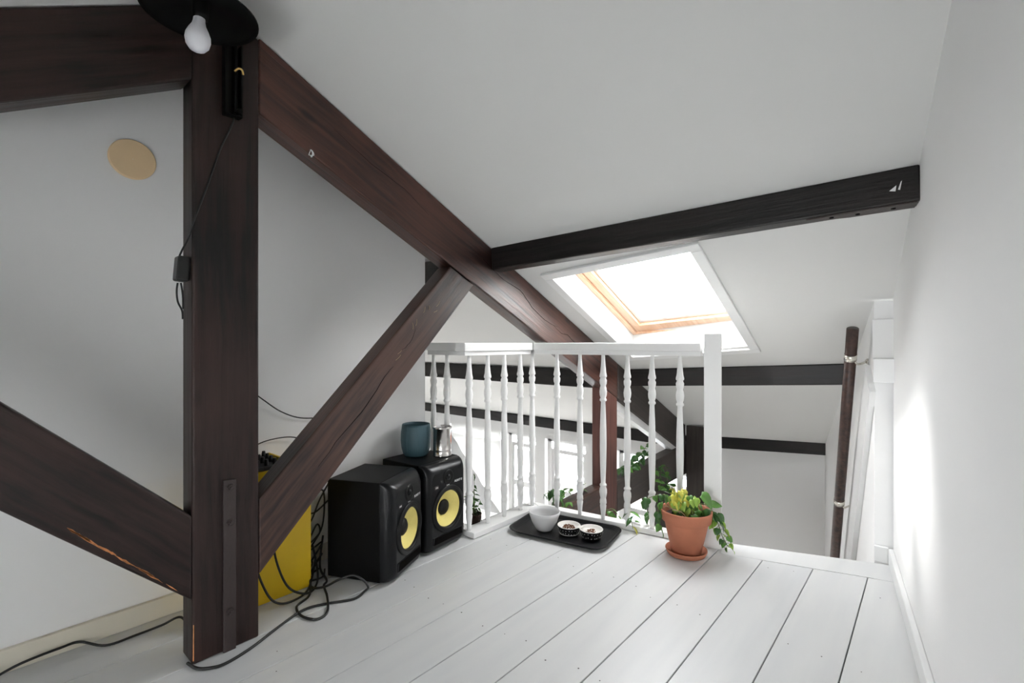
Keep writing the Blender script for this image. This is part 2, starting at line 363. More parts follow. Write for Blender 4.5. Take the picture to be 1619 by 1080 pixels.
# ---------------------------------------------------------------- loft floor: slab and boards
def xend(y):      # where the loft floor stops
    return 2.245-.165*(y-.80)+.05 if y > .72 else 2.381-.3*(y-.192)
bm = B()
prism(bm, [(-2.8, -.55), (2.50, -.2), (2.56, .14), (2.36, .70), (2.30, .80), (2.17, 1.62), (2.17, 1.83), (1.70, 1.83), (1.62, 1.97), (1.61, 1.985), (-2.8, 1.985)], 'z', -.24, -.022)
floor = struct(link('floor', bm, M['trim']))
ys = [-.517, -.339, -.161, .017, .195, .373, .551, .729, .907, 1.085, 1.263, 1.441, 1.619, 1.797, 1.985]
for i, (a, b) in enumerate(zip(ys, ys[1:])):
    g = .0018 if i < 8 else .0013
    e0, e1 = xend(a), xend(b)
    if a >= 1.6: e0 = e1 = 2.19
    if a >= 1.79: e0 = e1 = 1.66
    if a < -.1: e0 = e1 = 2.40
    if a > 1.43 and a < 1.6: e0, e1 = 2.19, 2.17
    bm = B(); prism(bm, [(-2.75, a+g), (e0, a+g), (e1, b-g), (-2.75, b-g)], 'z', -.0215, 0, bevel=.0012, seg=1)
    o = link('floor_board', bm, M['board'], floor); o.location.z = random.uniform(-.0006, 0)
# nosing board along the stair opening
bm = B(); prism(bm, [(2.384, .192), (2.337, .350), (2.235, .690), (2.235, .715), (2.365, .715), (2.375, .690), (2.568, .150), (2.575, .125), (2.402, .100)], 'z', -.028, .0006, bevel=.003)
link('nosing_board', bm, M['board'], floor)
# nail heads in pairs on the joist lines
bm = B()
for xj in (.62, 1.16, 1.70, 2.24):
    for a, b in zip(ys, ys[1:]):
        if b > 1.8: continue
        for t in (.25, .75):
            y = a+(b-a)*t+random.uniform(-.012, .012); x = xj+random.uniform(-.03, .03)
            if x > xend(y)-.03 or random.random() < .15: continue
            lathe(bm, [(random.uniform(.0016, .0028), .0004), (.0005, .0012)], 8, (x, y, 0), cap1=True)
nl = link('nail_heads', bm, M['iron'], floor); nl['kind'] = 'stuff'

# skirting boards
struct(box_obj('baseboard_left', (-2.8, 1.972, 0), (1.60, 1.99, .066), M['cream'], bevel=.003))
def skirt(name, p, q, th, h):
    p, q = Vector(p), Vector(q); d = (q-p).normalized(); n = Vector((-d.y, d.x))*th
    bm = B(); prism(bm, [tuple(p), tuple(q), tuple(q+n), tuple(p+n)], 'z', 0, h, bevel=.004); return struct(link(name, bm, M['trim']))
skirt('baseboard_right', (-2.7, wr(-2.7)), (2.586, wr(2.586)), .018, .066)
struct(box_obj('baseboard_stair', (2.582, wr(2.6)+.016, .0), (2.60, .190, .066), M['trim'], bevel=.003))
struct(box_obj('trim_1', (2.568, .118, .762), (2.60, .192, .863), M['trim'], bevel=.003))
struct(box_obj('trim_2', (2.588, .112, .863), (2.60, .196, 1.030), M['wall'], bevel=.002))

# ================================================================ ROOF WINDOW
n = Vector((.477, .10, 1)).normalized(); e1 = Vector((1, 0, -.477)).normalized(); e2 = n.cross(e1).normalized()
cx0, cy0 = (OX0+OX1)/2, (OY0+OY1)/2
o0 = Vector((cx0, cy0, zr(cx0, cy0)))
RT = Matrix(((e1.x, e2.x, n.x, o0.x), (e1.y, e2.y, n.y, o0.y), (e1.z, e2.z, n.z, o0.z), (0, 0, 0, 1)))
win = struct(empty('window_1')); win.matrix_world = RT
hl = (OX1-OX0)/2*math.sqrt(1+.477**2); hw = (OY1-OY0)/2*1.005
def ring(bm, a, b, w, z0, z1, bevel=0):
    bbox(bm, (-a, -b, z0), (-a+w, b, z1), bevel=bevel); bbox(bm, (a-w, -b, z0), (a, b, z1), bevel=bevel)
    bbox(bm, (-a+w, -b, z0), (a-w, -b+w, z1), bevel=bevel); bbox(bm, (-a+w, b-w, z0), (a-w, b, z1), bevel=bevel)
def wpart(name, a, b, w, z0, z1, m, bevel=.002):
    bm = B(); ring(bm, a, b, w, z0, z1, bevel); return link(name, bm, m, win)
wpart('architrave', hl+.050, hw+.042, .048, -.014, .001, M['trim'], .0036)
wpart('lining', hl+.012, hw+.012, .014, -.004, .150, M['trim'], 0)
def joinery(name, a0, a1, b0, b1, wt, wb, wr_, wl, z0, z1, m):
    bm = B(); bbox(bm, (a0, b0, z0), (a0+wt, b1, z1), bevel=.002); bbox(bm, (a1-wb, b0, z0), (a1, b1, z1), bevel=.002)
    bbox(bm, (a0+wt, b0, z0), (a1-wb, b0+wr_, z1), bevel=.002); bbox(bm, (a0+wt, b1-wl, z0), (a1-wb, b1, z1), bevel=.002)
    return link(name, bm, m, win)
a1_, b0_, b1_ = hl+.012, -hw-.085, hw+.012
joinery('window_frame', -hl-.04, a1_, b0_, b1_, .05, .070, .05, .050, .125, .185, M['pine'])
joinery('sash', -hl+.012, a1_-.072, b0_+.052, b1_-.052, .05, .072, .05, .052, .140, .215, M['pine'])
joinery('glazing_bead', -hl+.064, a1_-.146, b0_+.104, b1_-.106, .01, .026, .01, .022, .160, .205, M['trim'])
bm = B(); bbox(bm, (-hl+.070, b0_+.110, .188), (a1_-.168, b1_-.124, .194)); link('pane', bm, M['glass'], win)

# ================================================================ TIMBERS
D = .088
def zt(x): return 2.207-.477*x
def zu(x): return 1.965-.477*x
# king post
post = timber('timber_post', [(.459, 0), (.459, 1.875), (.5356, 1.940), (.643, 1.888), (.643, 0)], T, T+D, M['post'])
tag(post, 'upright dark-stained timber post standing on the white floor at left, lamp at its top', 'post')
def on(o, name, bm, m, smooth=False):
    """part given in world coordinates, parented to o"""
    bmesh.ops.transform(bm, matrix=MX[o.name].inverted(), verts=bm.verts); return link(name, bm, m, o, smooth)
bm = B(); prism(bm, [(.538, .0), (.573, .0), (.573, .515), (.538, .518)], 'y', T-.009, T, bevel=.002); strap = on(post, 'iron_strap', bm, M['iron'])
for x, z in ((.556, .495), (.555, .388), (.555, .120)):
    bm = B(); lathe(bm, [(.010, 0), (.010, .005), (.007, .009)], 6, cap1=True, mtx=Matrix.Translation((x, T-.009, z)) @ Matrix.Rotation(PI/2, 4, 'X'))
    lathe(bm, [(.0045, .009), (.004, .014)], 8, cap1=True, mtx=Matrix.Translation((x, T-.009, z)) @ Matrix.Rotation(PI/2, 4, 'X'))
    b_ = on(post, 'bolt', bm, M['iron']); b_.parent = strap; b_.matrix_local = Matrix.Identity(4); b_.matrix_local = Matrix.Identity(4)
bm = B(); prism(bm, [(.461, .012), (.463, .012), (.4635, .115), (.4615, .115)], 'y', T-.0012, T+.004); on(post, 'worn_edge', bm, M['raw'])
# rafters
raf = timber('timber_rafter', [(.6435, zt(.6435)-.003), (2.958, zt(2.958)-.003), (2.958, zu(2.958)), (.6435, zu(.6435))], T, T+D, M['rafter'])
tag(raf, 'long red-brown rafter sloping down from the post top past the roof window', 'beam')
rf3 = timber('timber_rafter', [(2.96, zt(2.96)-.003), (4.158, zt(4.158)-.003), (4.158, zu(4.158)), (2.96, zu(2.96))], T, T+D, M['grey'])
tag(rf3, 'dark grey end of the sloping rafter beyond the reddish post', 'beam')
def crack(parent, pts, y, r=.0016, name='crack'):
    bm = B(); P = spline([(x, y, z) for x, z in pts], 4)
    rnd = random.Random(3); tube(bm, [p+Vector((rnd.uniform(-.002, .002), 0, rnd.uniform(-.002, .002))) for p in P], lambda t: r*(.25+.8*math.sin(PI*min(max(t, .02), .98))), 5, 1)
    return on(parent, name, bm, M['crack'])
crack(raf, [(1.66, 1.325), (1.80, 1.245), (1.93, 1.20), (2.03, 1.12), (2.14, 1.055), (2.26, 1.02)], T-.0003)
crack(raf, [(2.22, 1.03), (2.30, .985), (2.36, .975), (2.45, .925), (2.6, .87)], T-.0003, .0014)
crack(raf, [(.90, 1.69), (1.05, 1.61), (1.2, 1.55), (1.33, 1.47)], T-.0003, .001)
raf2 = timber('timber_rafter', [(.459, 1.658+.548*.459-.003), (-.9, 1.658-.9*.548-.003), (-.9, 1.437-.9*.548), (.459, 1.437+.548*.459)], T, T+D, M['post'])
tag(raf2, 'dark rafter running from the post top out of the left edge of the picture', 'beam')
# braces of the king post
br = timber('timber_brace', [(.643, .194), (1.597, 1.198), (1.452, 1.268), (.643, .434)], T, T+D, M['brace'])
tag(br, 'dark diagonal brace rising right from the post foot to the rafter', 'beam')
crack(br, [(.84, .50), (.93, .60), (1.03, .695), (1.11, .80), (1.15, .835)], T-.0003, .0014)
crack(br, [(1.19, .90), (1.23, .93), (1.26, .99)], T-.0003, .001)
bl = timber('timber_brace', [(.459, .430), (-.75, 1.712-.13), (-.75, 1.45-.13), (.459, .187)], T, T+D, M['post'])
tag(bl, 'dark diagonal brace rising left from the post foot, bare orange wood on its lower edge', 'beam')
bm = B(); rnd = random.Random(5)
for k in range(26):
    t = rnd.random(); x = .17+t*.23; z = .187-(x-.459)*1.045; L = rnd.uniform(.012, .05); h = rnd.uniform(.0015, .006)
    v = [bm.verts.new((x+a*L, T-.0006, z-a*L*1.045+b*h+rnd.uniform(.001, .006))) for a, b in ((0, .5), (.4, 0), (1, .6), (.5, 1.2))]; bm.faces.new(v)
w_ = on(bl, 'worn_edge', bm, M['raw']); w_['kind'] = 'stuff'; w_['label'] = 'splintered bare orange wood'
rnd = random.Random(12); bm = B()
for x0_, z0_ in ((1.30, 1.055), (1.33, 1.07), (1.355, 1.06), (1.37, 1.085), (1.245, .985), (1.26, 1.0), (1.17, .885), (1.16, .86)):
    a_ = rnd.uniform(.4, 2.2); L_ = rnd.uniform(.015, .035)
    tube(bm, [(x0_, T-.0002, z0_), (x0_+L_*.5*math.cos(a_)+.003, T-.0002, z0_+L_*.5*math.sin(a_)), (x0_+L_*math.cos(a_), T-.0002, z0_+L_*math.sin(a_))], .0009, 5, 3)
sc2 = on(br, 'scratches', bm, M['dry']); sc2['kind'] = 'stuff'
# purlins
p0 = tag(beam('purlin', (1.711, T, 1.388), (1.886, .028, 1.462), .085, .108, M['black']), 'black purlin crossing above the roof window to the right wall', 'beam')
bm = B(); prism(bm, [(1.30, .010), (1.36, .002), (1.585, .002), (1.585, .075), (1.42, .070), (1.33, .045)], 'z', -.1125, -.1082, bevel=.001)
ip = link('iron_plate', bm, M['iron'], p0)
bm = B()
lathe(bm, [(.006, -.1150), (.006, -.1124)], 10, cap0=True)
sc_ = link('screw', bm, M['crack'], ip); sc_.location = (1.37, .025, 0)
for x_, y_ in ((1.44, .035), (1.53, .035)):
    o = sc_.copy(); C.objects.link(o); o.location = (x_, y_, 0)
bm = B(); v = [bm.verts.new(c) for c in ((1.520, -.0008, -.066), (1.535, -.0008, -.070), (1.538, -.0008, -.052), (1.530, -.0008, -.058))]; bm.faces.new(v)
v = [bm.verts.new(c) for c in ((1.541, -.0008, -.066), (1.546, -.0008, -.068), (1.552, -.0008, -.040), (1.549, -.0008, -.043))]; bm.faces.new(v)
fl = link('paint_fleck', bm, M['white'], p0)
tag(beam('purlin', (3.055, T, .745), (3.178, .27, .822), .085, .115, M['black']), 'middle black purlin right of the newel post, ending behind the handrail', 'beam')
tag(beam('purlin', (4.425, T, .090), (4.56, .60, .137), .085, .100, M['black']), 'lowest black purlin right of the newel post, at the foot of the ceiling', 'beam')
tag(beam('purlin', (1.712, T+D, 1.375), (1.712, 2.6, 1.375), .085, .12, M['black']), 'short end of a black purlin showing behind the top of the right brace', 'beam')
tag(beam('purlin', (3.06, T+D, .731), (3.06, 6.29, .728), .085, .130, M['black']), 'upper of two black purlins seen through the left balusters', 'beam')
tag(beam('purlin', (4.45, T+D, .070), (4.45, 6.29, .068), .085, .110, M['black']), 'lower of two black purlins above the bright windows left of the red post', 'beam')
# lower part of the same truss
rp = timber('timber_post', [(2.775, LOWZ), (2.775, zu(2.775)-.001), (2.955, zu(2.955)-.001), (2.955, LOWZ)], T, T+D, M['red'])
tag(rp, 'reddish timber post behind the balusters, dropping into the room below', 'post')
tie1 = timber('tie_beam', [(2.32, -.022), (2.774, -.002), (2.774, -.235), (2.32, -.225)], T, T+D, M['brace'])
tag(tie1, 'brown timber tie left of the reddish post, with leaves lying along it', 'beam')
tie2 = timber('tie_beam', [(2.956, .0), (4.30, .055), (4.30, -.20), (2.956, -.215)], T, T+D, M['grey'])
tag(tie2, 'grey-brown timber tie right of the reddish post, beyond the balusters', 'beam')
ep = timber('eaves_post', [(4.16, LOWZ), (4.16, zt(4.16)-.002), (4.34, zt(4.34)-.002), (4.34, LOWZ)], T-.16, T-.002, M['grey'])
tag(ep, 'dark grey eaves post between the last baluster and the newel', 'post')
kb = timber('knee_brace', [(3.45, -.215), (4.15, -1.15), (4.15, -.80), (3.80, -.21)], T, T+D, M['grey'])
tag(kb, 'grey diagonal knee brace under the far timber tie', 'beam')
# white lining under the far rafter
bm = B(); prism(bm, [(2.975, zu(2.975)-.001), (4.15, zu(4.15)-.001), (4.15, zu(4.15)-.045), (2.975, zu(2.975)-.06)], 'y', T+.03, T+D)
tag(link('lining_board', bm, M['trim']), 'thin white board under the far end of the rafter', 'board')

# ================================================================ BALUSTRADE
bal = tag(empty('balustrade', (2.12, 1.68, 0)), 'white turned-baluster railing round the stair opening with square newel post', 'railing')
def bp_(name, bm, m, smooth=False):
    bmesh.ops.translate(bm, vec=(-2.12, -1.68, 0), verts=bm.verts); return link(name, bm, m, bal, smooth)
prof = [(.0095, .028), (.0105, .045), (.0135, .075), (.0165, .098), (.0135, .104), (.0175, .110), (.0165, .125), (.0135, .136), (.0165, .148), (.0195, .165), (.0185, .182), (.0135, .195), (.0175, .199), (.0175, .206), (.0120, .212), (.0120, .222),
        (.0150, .30), (.0172, .40), (.0165, .48), (.0140, .56), (.0112, .628), (.0175, .634), (.0175, .641), (.0130, .648), (.0175, .662), (.0190, .680), (.0165, .698), (.0130, .710), (.0175, .722), (.0185, .738), (.0135, .750), (.0185, .756), (.0185, .763), (.0150, .778), (.0120, .81), (.0095, .845), (.0090, .872)]
bm = B(); lathe(bm, prof, 16, cap0=True, cap1=True); bo = link('baluster', bm, M['rail'], bal, True)
spots = [(1.648, 1.858), (1.648, 1.962), (1.640, 1.690), (1.767, 1.688), (1.890, 1.686), (2.020, 1.686), (2.119, 1.683), (2.146, 1.534), (2.169, 1.402), (2.192, 1.277), (2.213, 1.152), (2.235, 1.032), (2.258, .903)]
for k, (x, y) in enumerate(spots):
    o = bo if k == 0 else bo.copy()
    if k: C.objects.link(o); o.parent = bal
    o.location = (x-2.12, y-1.68, 0)
# base plates
bm = B(); prism(bm, [(1.624, 1.640), (2.128, 1.640), (2.170, 1.728), (1.624, 1.728)], 'z', .001, .028, bevel=.003); bp_('base_rail', bm, M['rail'])
bm = B(); prism(bm, [(2.130, 1.640), (2.252, .790), (2.318, .790), (2.172, 1.728)], 'z', .001, .028, bevel=.003); bp_('base_rail', bm, M['rail'])
bm = B(); prism(bm, [(1.624, 1.730), (1.690, 1.730), (1.690, 1.968), (1.624, 1.968)], 'z', .001, .028, bevel=.003); bp_('base_rail', bm, M['rail'])
def rail(pts0, pts1):
    bm = B()
    prism(bm, pts0, 'z', .889, .930, bevel=.005); prism(bm, pts1, 'z', .868, .889, bevel=.002); return bp_('handrail', bm, M['rail'])
def off(p, q, w0, w1):
    p, q = Vector(p), Vector(q); d = (q-p).normalized(); n = Vector((-d.y, d.x))
    return [tuple(p-n*w0), tuple(q-n*w0), tuple(q+n*w1), tuple(p+n*w1)]
rail(off((1.646, 1.727), (1.646, 1.985), .030, .030), off((1.646, 1.727), (1.646, 1.985), .020, .020))
rail([(1.612-.035, 1.655), (2.090, 1.655), (2.152, 1.722), (1.577, 1.722)], [(1.590, 1.668), (2.09, 1.668), (2.13, 1.710), (1.590, 1.710)])
rail([(2.092, 1.655), (2.232, .800), (2.300, .810), (2.154, 1.722)], [(2.104, 1.655), (2.246, .801), (2.286, .806), (2.142, 1.722)])
bm = B(); bbox(bm, (-.034, -.037, .0), (.034, .037, .972), bevel=.003)
bmesh.ops.transform(bm, matrix=Matrix.Translation((2.288, .762, 0)) @ Matrix.Rotation(math.radians(18), 4, 'Z'), verts=bm.verts)
bp_('newel_post', bm, M['rail'])

# stair wall: sloping string board and round handrail on brackets
def ns(x, d): return (x-.2265*d, ws(x)+.974*d)
bm = B()
q = [(2.565, .722), (2.690, .831), (3.60, -.725), (3.30, -.60)]
a = [bm.verts.new((x, ws(x)+.0005, z)) for x, z in q]; b = [bm.verts.new((*ns(x, .022), z)) for x, z in q]
bm.faces.new(a); bm.faces.new(b[::-1])
for i in range(4): bm.faces.new((a[i], a[(i+1) % 4], b[(i+1) % 4], b[i]))
struct(link('trim_3', bm, M['trim']))
hr = tag(empty('stair_handrail', (2.62, .265, .99)), 'dark round wooden handrail on two nickel brackets down the stair wall', 'handrail')
hp, hq = Vector((2.617, .268, .992)), Vector((3.62, .493, -.87))
bm = B(); tube(bm, [hp, hp.lerp(hq, .3), hp.lerp(hq, .6), hq], .0235, 16, 1); bmesh.ops.translate(bm, vec=-Vector(hr.location), verts=bm.verts)
link('rail_pole', bm, M['brace'], hr, True)
for z in (.865, .082):
    t = (hp.z-z)/(hp.z-hq.z); c = hp.lerp(hq, t); wx = c.x+.05; wp = Vector((wx, ws(wx), z-.02))
    bm = B(); tube(bm, [wp+Vector((0, .003, 0)), wp+Vector((-.01, .03, -.012)), c+Vector((.006, -.022, -.03)), c+Vector((.0, -.012, -.012))], .005, 8, 5)
    lathe(bm, [(.013, 0), (.013, .005), (.006, .012)], 14, cap1=True, mtx=Matrix.Translation(wp) @ Matrix.Rotation(-PI/2, 4, 'X'))
    tube(bm, [c-(hq-hp).normalized()*.015, c+(hq-hp).normalized()*.015], .0252, 16, 1)
    bmesh.ops.translate(bm, vec=-Vector(hr.location), verts=bm.verts); link('bracket', bm, M['chrome'], hr, True)

# ================================================================ LAMP ON THE POST
lamp = tag(empty('wall_lamp', (.555, T, 1.62)), 'black arm lamp with wide flat shade and bare white bulb on the post', 'lamp')
def lp(name, bm, m, smooth=False, parent=lamp):
    bmesh.ops.translate(bm, vec=-Vector((.555, T, 1.62)), verts=bm.verts); return link(name, bm, m, parent, smooth)
bm = B(); bbox(bm, (.536, T-.006, 1.612), (.584, T-.0005, 1.83), bevel=.001)
bbox(bm, (.536, T-.030, 1.612), (.540, T-.006, 1.83)); bbox(bm, (.580, T-.030, 1.612), (.584, T-.006, 1.83)); bbox(bm, (.536, T-.030, 1.612), (.584, T-.006, 1.616))
lp('mounting_channel', bm, M['black_metal'])
bm = B(); tube(bm, [(.568, T-.018, 1.63), (.568, T-.018, 1.80), (.56, T-.03, 1.86), (.50, T-.10, 1.865), (.437, T-.145, 1.842)], .005, 8, 6); lp('arm', bm, M['black_metal'], True)
bm = B(); lathe(bm, [(.008, 0), (.008, .01)], 10, cap0=True, cap1=True, mtx=Matrix.Translation((.574, T-.024, 1.628)) @ Matrix.Rotation(PI/2, 4, 'X')); lp('screw', bm, M['black_metal'])
bm = B(); tube(bm, [(.560, T-.034, 1.742), (.566, T-.046, 1.748), (.575, T-.048, 1.746), (.581, T-.040, 1.738)], .0032, 8, 5); lp('brass_hook', bm, M['brass'], True)
sc = Vector((.437, 1.468, 1.803))
bm = B(); lathe(bm, [(.030, .035), (.06, .030), (.130, .006), (.137, .0), (.137, -.004), (.129, .001), (.060, .024), (.028, .029)], 48, tuple(sc)); lathe(bm, [(.030, .035), (.001, .036)], 48, tuple(sc)); lathe(bm, [(.028, .029), (.001, .029)], 48, tuple(sc))
shade = lp('lamp_shade', bm, M['black_metal'], True)
bm = B(); lathe(bm, [(.019, .030), (.019, -.004), (.017, -.016), (.001, -.016)], 20, (sc.x, sc.y, sc.z)); lp('lamp_socket', bm, M['black_metal'], True)
bm = B(); pr = [(.0135, -.010), (.0140, -.022), (.0165, -.034), (.0235, -.048), (.0290, -.062), (.0300, -.074), (.0270, -.088), (.0190, -.099), (.009, -.1045), (.001, -.1055)]
lathe(bm, pr, 28, (0, 0, 0), mtx=Matrix.Translation(sc+Vector((-.002, 0, .0))) @ Matrix.Rotation(.06, 4, 'Y')); lp('light_bulb', bm, M['bulb'], True)
cd = tag(empty('lamp_cord', (.455, T+.05, 1.10)), 'thin black lamp cord with inline switch hanging down the post', 'cord')
def cp(name, bm, m, smooth=True):
    bmesh.ops.translate(bm, vec=-Vector((.455, T+.05, 1.10)), verts=bm.verts); return link(name, bm, m, cd, smooth)
bm = B(); tube(bm, [(.568, T-.012, 1.625), (.562, T-.005, 1.59), (.530, T-.004, 1.505), (.495, T-.004, 1.385), (.463, T-.005, 1.285), (.453, T+.012, 1.235), (.446, T+.045, 1.20), (.441, T+.056, 1.18)], .0026, 8, 6)
cp('cord', bm, M['cable'])
bm = B(); tube(bm, [(.438, T+.056, 1.105), (.436, T+.058, 1.08), (.440, T+.062, 1.05), (.451, T+.064, 1.025), (.4535, T+.066, 1.0)], .0026, 8, 6)
tube(bm, [(.444, T+.048, 1.105), (.449, T+.05, 1.07), (.4525, T+.06, 1.03)], .0026, 8, 6); cp('cord', bm, M['cable'])
bm = B(); bbox(bm, (-.016, -.021, -.036), (.016, .021, .036), bevel=.006, seg=3)
bmesh.ops.transform(bm, matrix=Matrix.Translation((.441, T+.030, 1.143)) @ Matrix.Rotation(.08, 4, 'Y'), verts=bm.verts); cp('switch', bm, M['knob'], False)

# beige disc on the left wall
bm = B(); lathe(bm, [(.064, 0), (.064, .007), (.061, .010), (.001, .010)], 48, mtx=Matrix.Translation((.395, 1.99, 1.531)) @ Matrix.Rotation(PI/2, 4, 'X'))
tag(link('cover_plate', bm, M['disc']), 'round beige cover plate high on the left wall', 'cover plate')
# white cup hook under the rafter
bm = B(); tube(bm, [(.811, T-.001, 1.590), (.811, T-.012, 1.583), (.811, T-.016, 1.572), (.811, T-.008, 1.565), (.811, T-.003, 1.570)], .0022, 8, 5); tube(bm, [(.803, T-.004, 1.570), (.811, T-.006, 1.590), (.822, T-.004, 1.575), (.803, T-.004, 1.570)], .0012, 6, 3)
tag(link('cup_hook', bm, M['white'], None, True), 'tiny white hook on the lower edge of the rafter', 'hook')

# ================================================================ SPEAKERS
def text_mesh(name, s, size, m, parent, mtx, shear=0, ext=.0004):
    cu = bpy.data.curves.new(name, 'FONT'); cu.body = s; cu.size = size; cu.extrude = ext; cu.shear = shear; cu.align_x = 'CENTER'; cu.align_y = 'CENTER'
    t = bpy.data.objects.new(name+'_src', cu); C.objects.link(t); bpy.context.view_layer.update()
    me = bpy.data.meshes.new_from_object(t); bpy.data.objects.remove(t); bpy.data.curves.remove(cu)
    me.name = name; me.materials.clear(); me.materials.append(m)
    o = bpy.data.objects.new(name, me); C.objects.link(o); o.parent = parent; o.matrix_local = mtx
    return o
FR = Matrix.Rotation(PI/2, 4, 'X')
def make_speaker():
    s = empty('speaker'); w, h, d = .262, .390, .290
    bm = B(); bbox(bm, (-w/2, .056, .006), (w/2, d, h), bevel=.004); link('cabinet', bm, M['spk'], s)
    # moulded baffle: rounded shoulders, top leaning back
    bm = B(); rings = []
    def rrect(hx, z0, z1, r, y, k=6):
        pts = []
        for cx_, cz_, a0 in ((hx-r, z1-r, 0), (-hx+r, z1-r, PI/2), (-hx+r, z0+r, PI), (hx-r, z0+r, 1.5*PI)):
            for i in range(k+1):
                a = a0+PI/2*i/k; pts.append((cx_+r*math.cos(a), y, cz_+r*math.sin(a)))
        return pts
    for hx, z0, z1, r, y in ((w/2, .006, h, .010, .056), (w/2-.001, .006, h-.001, .014, .042), (w/2-.004, .008, h-.006, .020, .027), (w/2-.010, .012, h-.016, .026, .014), (w/2-.018, .017, h-.028, .030, .005), (w/2-.026, .022, h-.038, .030, .001), (w/2-.030, .025, h-.042, .030, 0)):
        rings.append([bm.verts.new(p) for p in rrect(hx, z0, z1, r, y)])
    for a, b in zip(rings, rings[1:]):
        for i in range(len(a)): bm.faces.new((a[i], a[(i+1) % len(a)], b[(i+1) % len(a)], b[i]))
    cv = [bm.verts.new((.0835*math.cos(2*PI*i/48), 0, .180+.0835*math.sin(2*PI*i/48))) for i in range(48)]
    eds = [bm.edges.new((cv[i], cv[(i+1) % 48])) for i in range(48)]
    eds += [bm.edges.get((rings[-1][i], rings[-1][(i+1) % len(rings[-1])])) for i in range(len(rings[-1]))]
    bmesh.ops.triangle_fill(bm, use_beauty=True, use_dissolve=False, edges=eds)
    ba = link('baffle', bm, M['baffle'], s, True)
    for p in ba.data.polygons: p.use_smooth = len(p.vertices) == 4
    wz = .180
    def front(y, z, x=0): return Matrix.Translation((x, y, z)) @ FR
    bm = B(); lathe(bm, [(.104, 0), (.104, .004), (.100, .007), (.094, .007), (.092, .009), (.086, .010), (.0815, .004), (.080, -.003)], 48, mtx=front(0, wz)); su = link('woofer_surround', bm, M['rubber'], s, True)
    bm = B(); lathe(bm, [(.0815, -.002), (.078, -.004), (.058, -.017), (.034, -.030)], 48, mtx=front(0, wz)); link('woofer_cone', bm, M['cone'], s, True)
    bm = B(); lathe(bm, [(.035, -.030), (.034, -.026), (.025, -.019), (.012, -.0155), (.001, -.0145)], 32, mtx=front(0, wz)); link('dust_cap', bm, M['rubber'], s, True)
    bm = B(); lathe(bm, [(.034, 0), (.033, .003), (.028, .004), (.020, .0015), (.014, .0012)], 32, mtx=front(0, .322)); tw = link('tweeter', bm, M['rubber'], s, True)
    bm = B(); lathe(bm, [(.013, .001), (.012, .005), (.007, .009), (.001, .010)], 20, mtx=front(0, .322)); link('tweeter_dome', bm, M['baffle'], tw, True)
    bm = B(); bbox(bm, (-.098, -.004, .038), (.098, .004, .074), bevel=.004); link('port_lip', bm, M['baffle'], s)
    bm = B(); prism(bm, [(-.094, .041), (.094, .041), (.088, .071), (-.088, .071)], 'y', -.0052, -.0035); link('bass_port', bm, M['crack'], s)
    text_mesh('lettering', 'ROKIT 8', .014, M['white'], s, Matrix.Translation((.068, -.0005, .292)) @ FR, .3)
    text_mesh('lettering', 'KRK', .010, M['white'], s, Matrix.Translation((0, -.0005, .286)) @ FR)
    bm = B(); bbox(bm, (-.086, -.0015, .281), (-.062, .001, .296), bevel=.001); link('badge', bm, M['iron'], s)
    text_mesh('lettering', 'KRK', .009, M['white'], s, Matrix.Translation((-.074, -.002, .2885)) @ FR)
    for x in (-.1, .1):
        for y in (.06, .26): bm = B(); lathe(bm, [(.010, 0), (.010, .0065)], 12, (x, y, 0), cap0=True, cap1=True); link('foot', bm, M['rubber'], s)
    return s
def dup(r):
    c = r.copy(); C.objects.link(c)
    for ch in list(r.children):
        d = ch.copy(); C.objects.link(d); d.parent = c
        for g in list(ch.children):
            e = g.copy(); C.objects.link(e); e.parent = d
    return c
sA = make_speaker(); a = math.radians(25); sA.location = (1.105+.131*math.cos(a), 1.553+.131*math.sin(a), 0); sA.rotation_euler.z = a
tag(sA, 'nearer black studio speaker with yellow cone, nothing on top', 'speaker', 'pair of black studio speakers')
sB = dup(sA); a = math.radians(6); sB.location = (1.352+.131*math.cos(a), 1.650+.131*math.sin(a), 0); sB.rotation_euler.z = a
tag(sB, 'further black studio speaker carrying the blue pot and the tin', 'speaker', 'pair of black studio speakers')

# blue faceted pot and tin on the far speaker
bm = B(); NP = 40
pr = [(.052, 0), (.060, .010), (.068, .040), (.0715, .075), (.0705, .110), (.0665, .140), (.0650, .150), (.0625, .150), (.0640, .135), (.068, .08), (.058, .012), (.002, .010)]
rg = lathe(bm, pr, NP, cap0=True)
po = link('blue_planter', bm, M['blue'], None, True); po.location = (1.472, 1.882, .3905)
tag(po, 'petrol blue rounded pot standing on the further speaker', 'pot')
bm = B()
for k in range(8):
    a = 2*PI*k/8+.25; tube(bm, [((r+.0003)*math.cos(a), (r+.0003)*math.sin(a), z) for r, z in pr[1:7]], .0008, 5, 1)
link('rib', bm, M['blue'], po)['kind'] = 'stuff'
tin = tag(empty('tin', (1.546, 1.777, .3905)), 'shiny tin standing beside the blue pot on the further speaker', 'tin')
bm = B(); lathe(bm, [(.042, 0), (.0445, .002), (.0445, .006), (.043, .008), (.043, .030), (.0434, .032), (.043, .034), (.043, .128), (.0455, .130), (.0455, .138), (.0440, .140), (.042, .136), (.042, .010), (.001, .008)], 40, cap0=True); link('can_body', bm, M['steel'], tin, True)
bm = B(); lab = []
for i in range(9):
    a = -1.15+i*.07; lab.append([bm.verts.new((.0434*math.cos(a), .0434*math.sin(a), z)) for z in (.060+.01*math.sin(i), .105-.012*math.cos(i*1.3))])
for p_, q_ in zip(lab, lab[1:]): bm.faces.new((p_[0], q_[0], q_[1], p_[1]))
link('label', bm, M['orange'], tin, True)
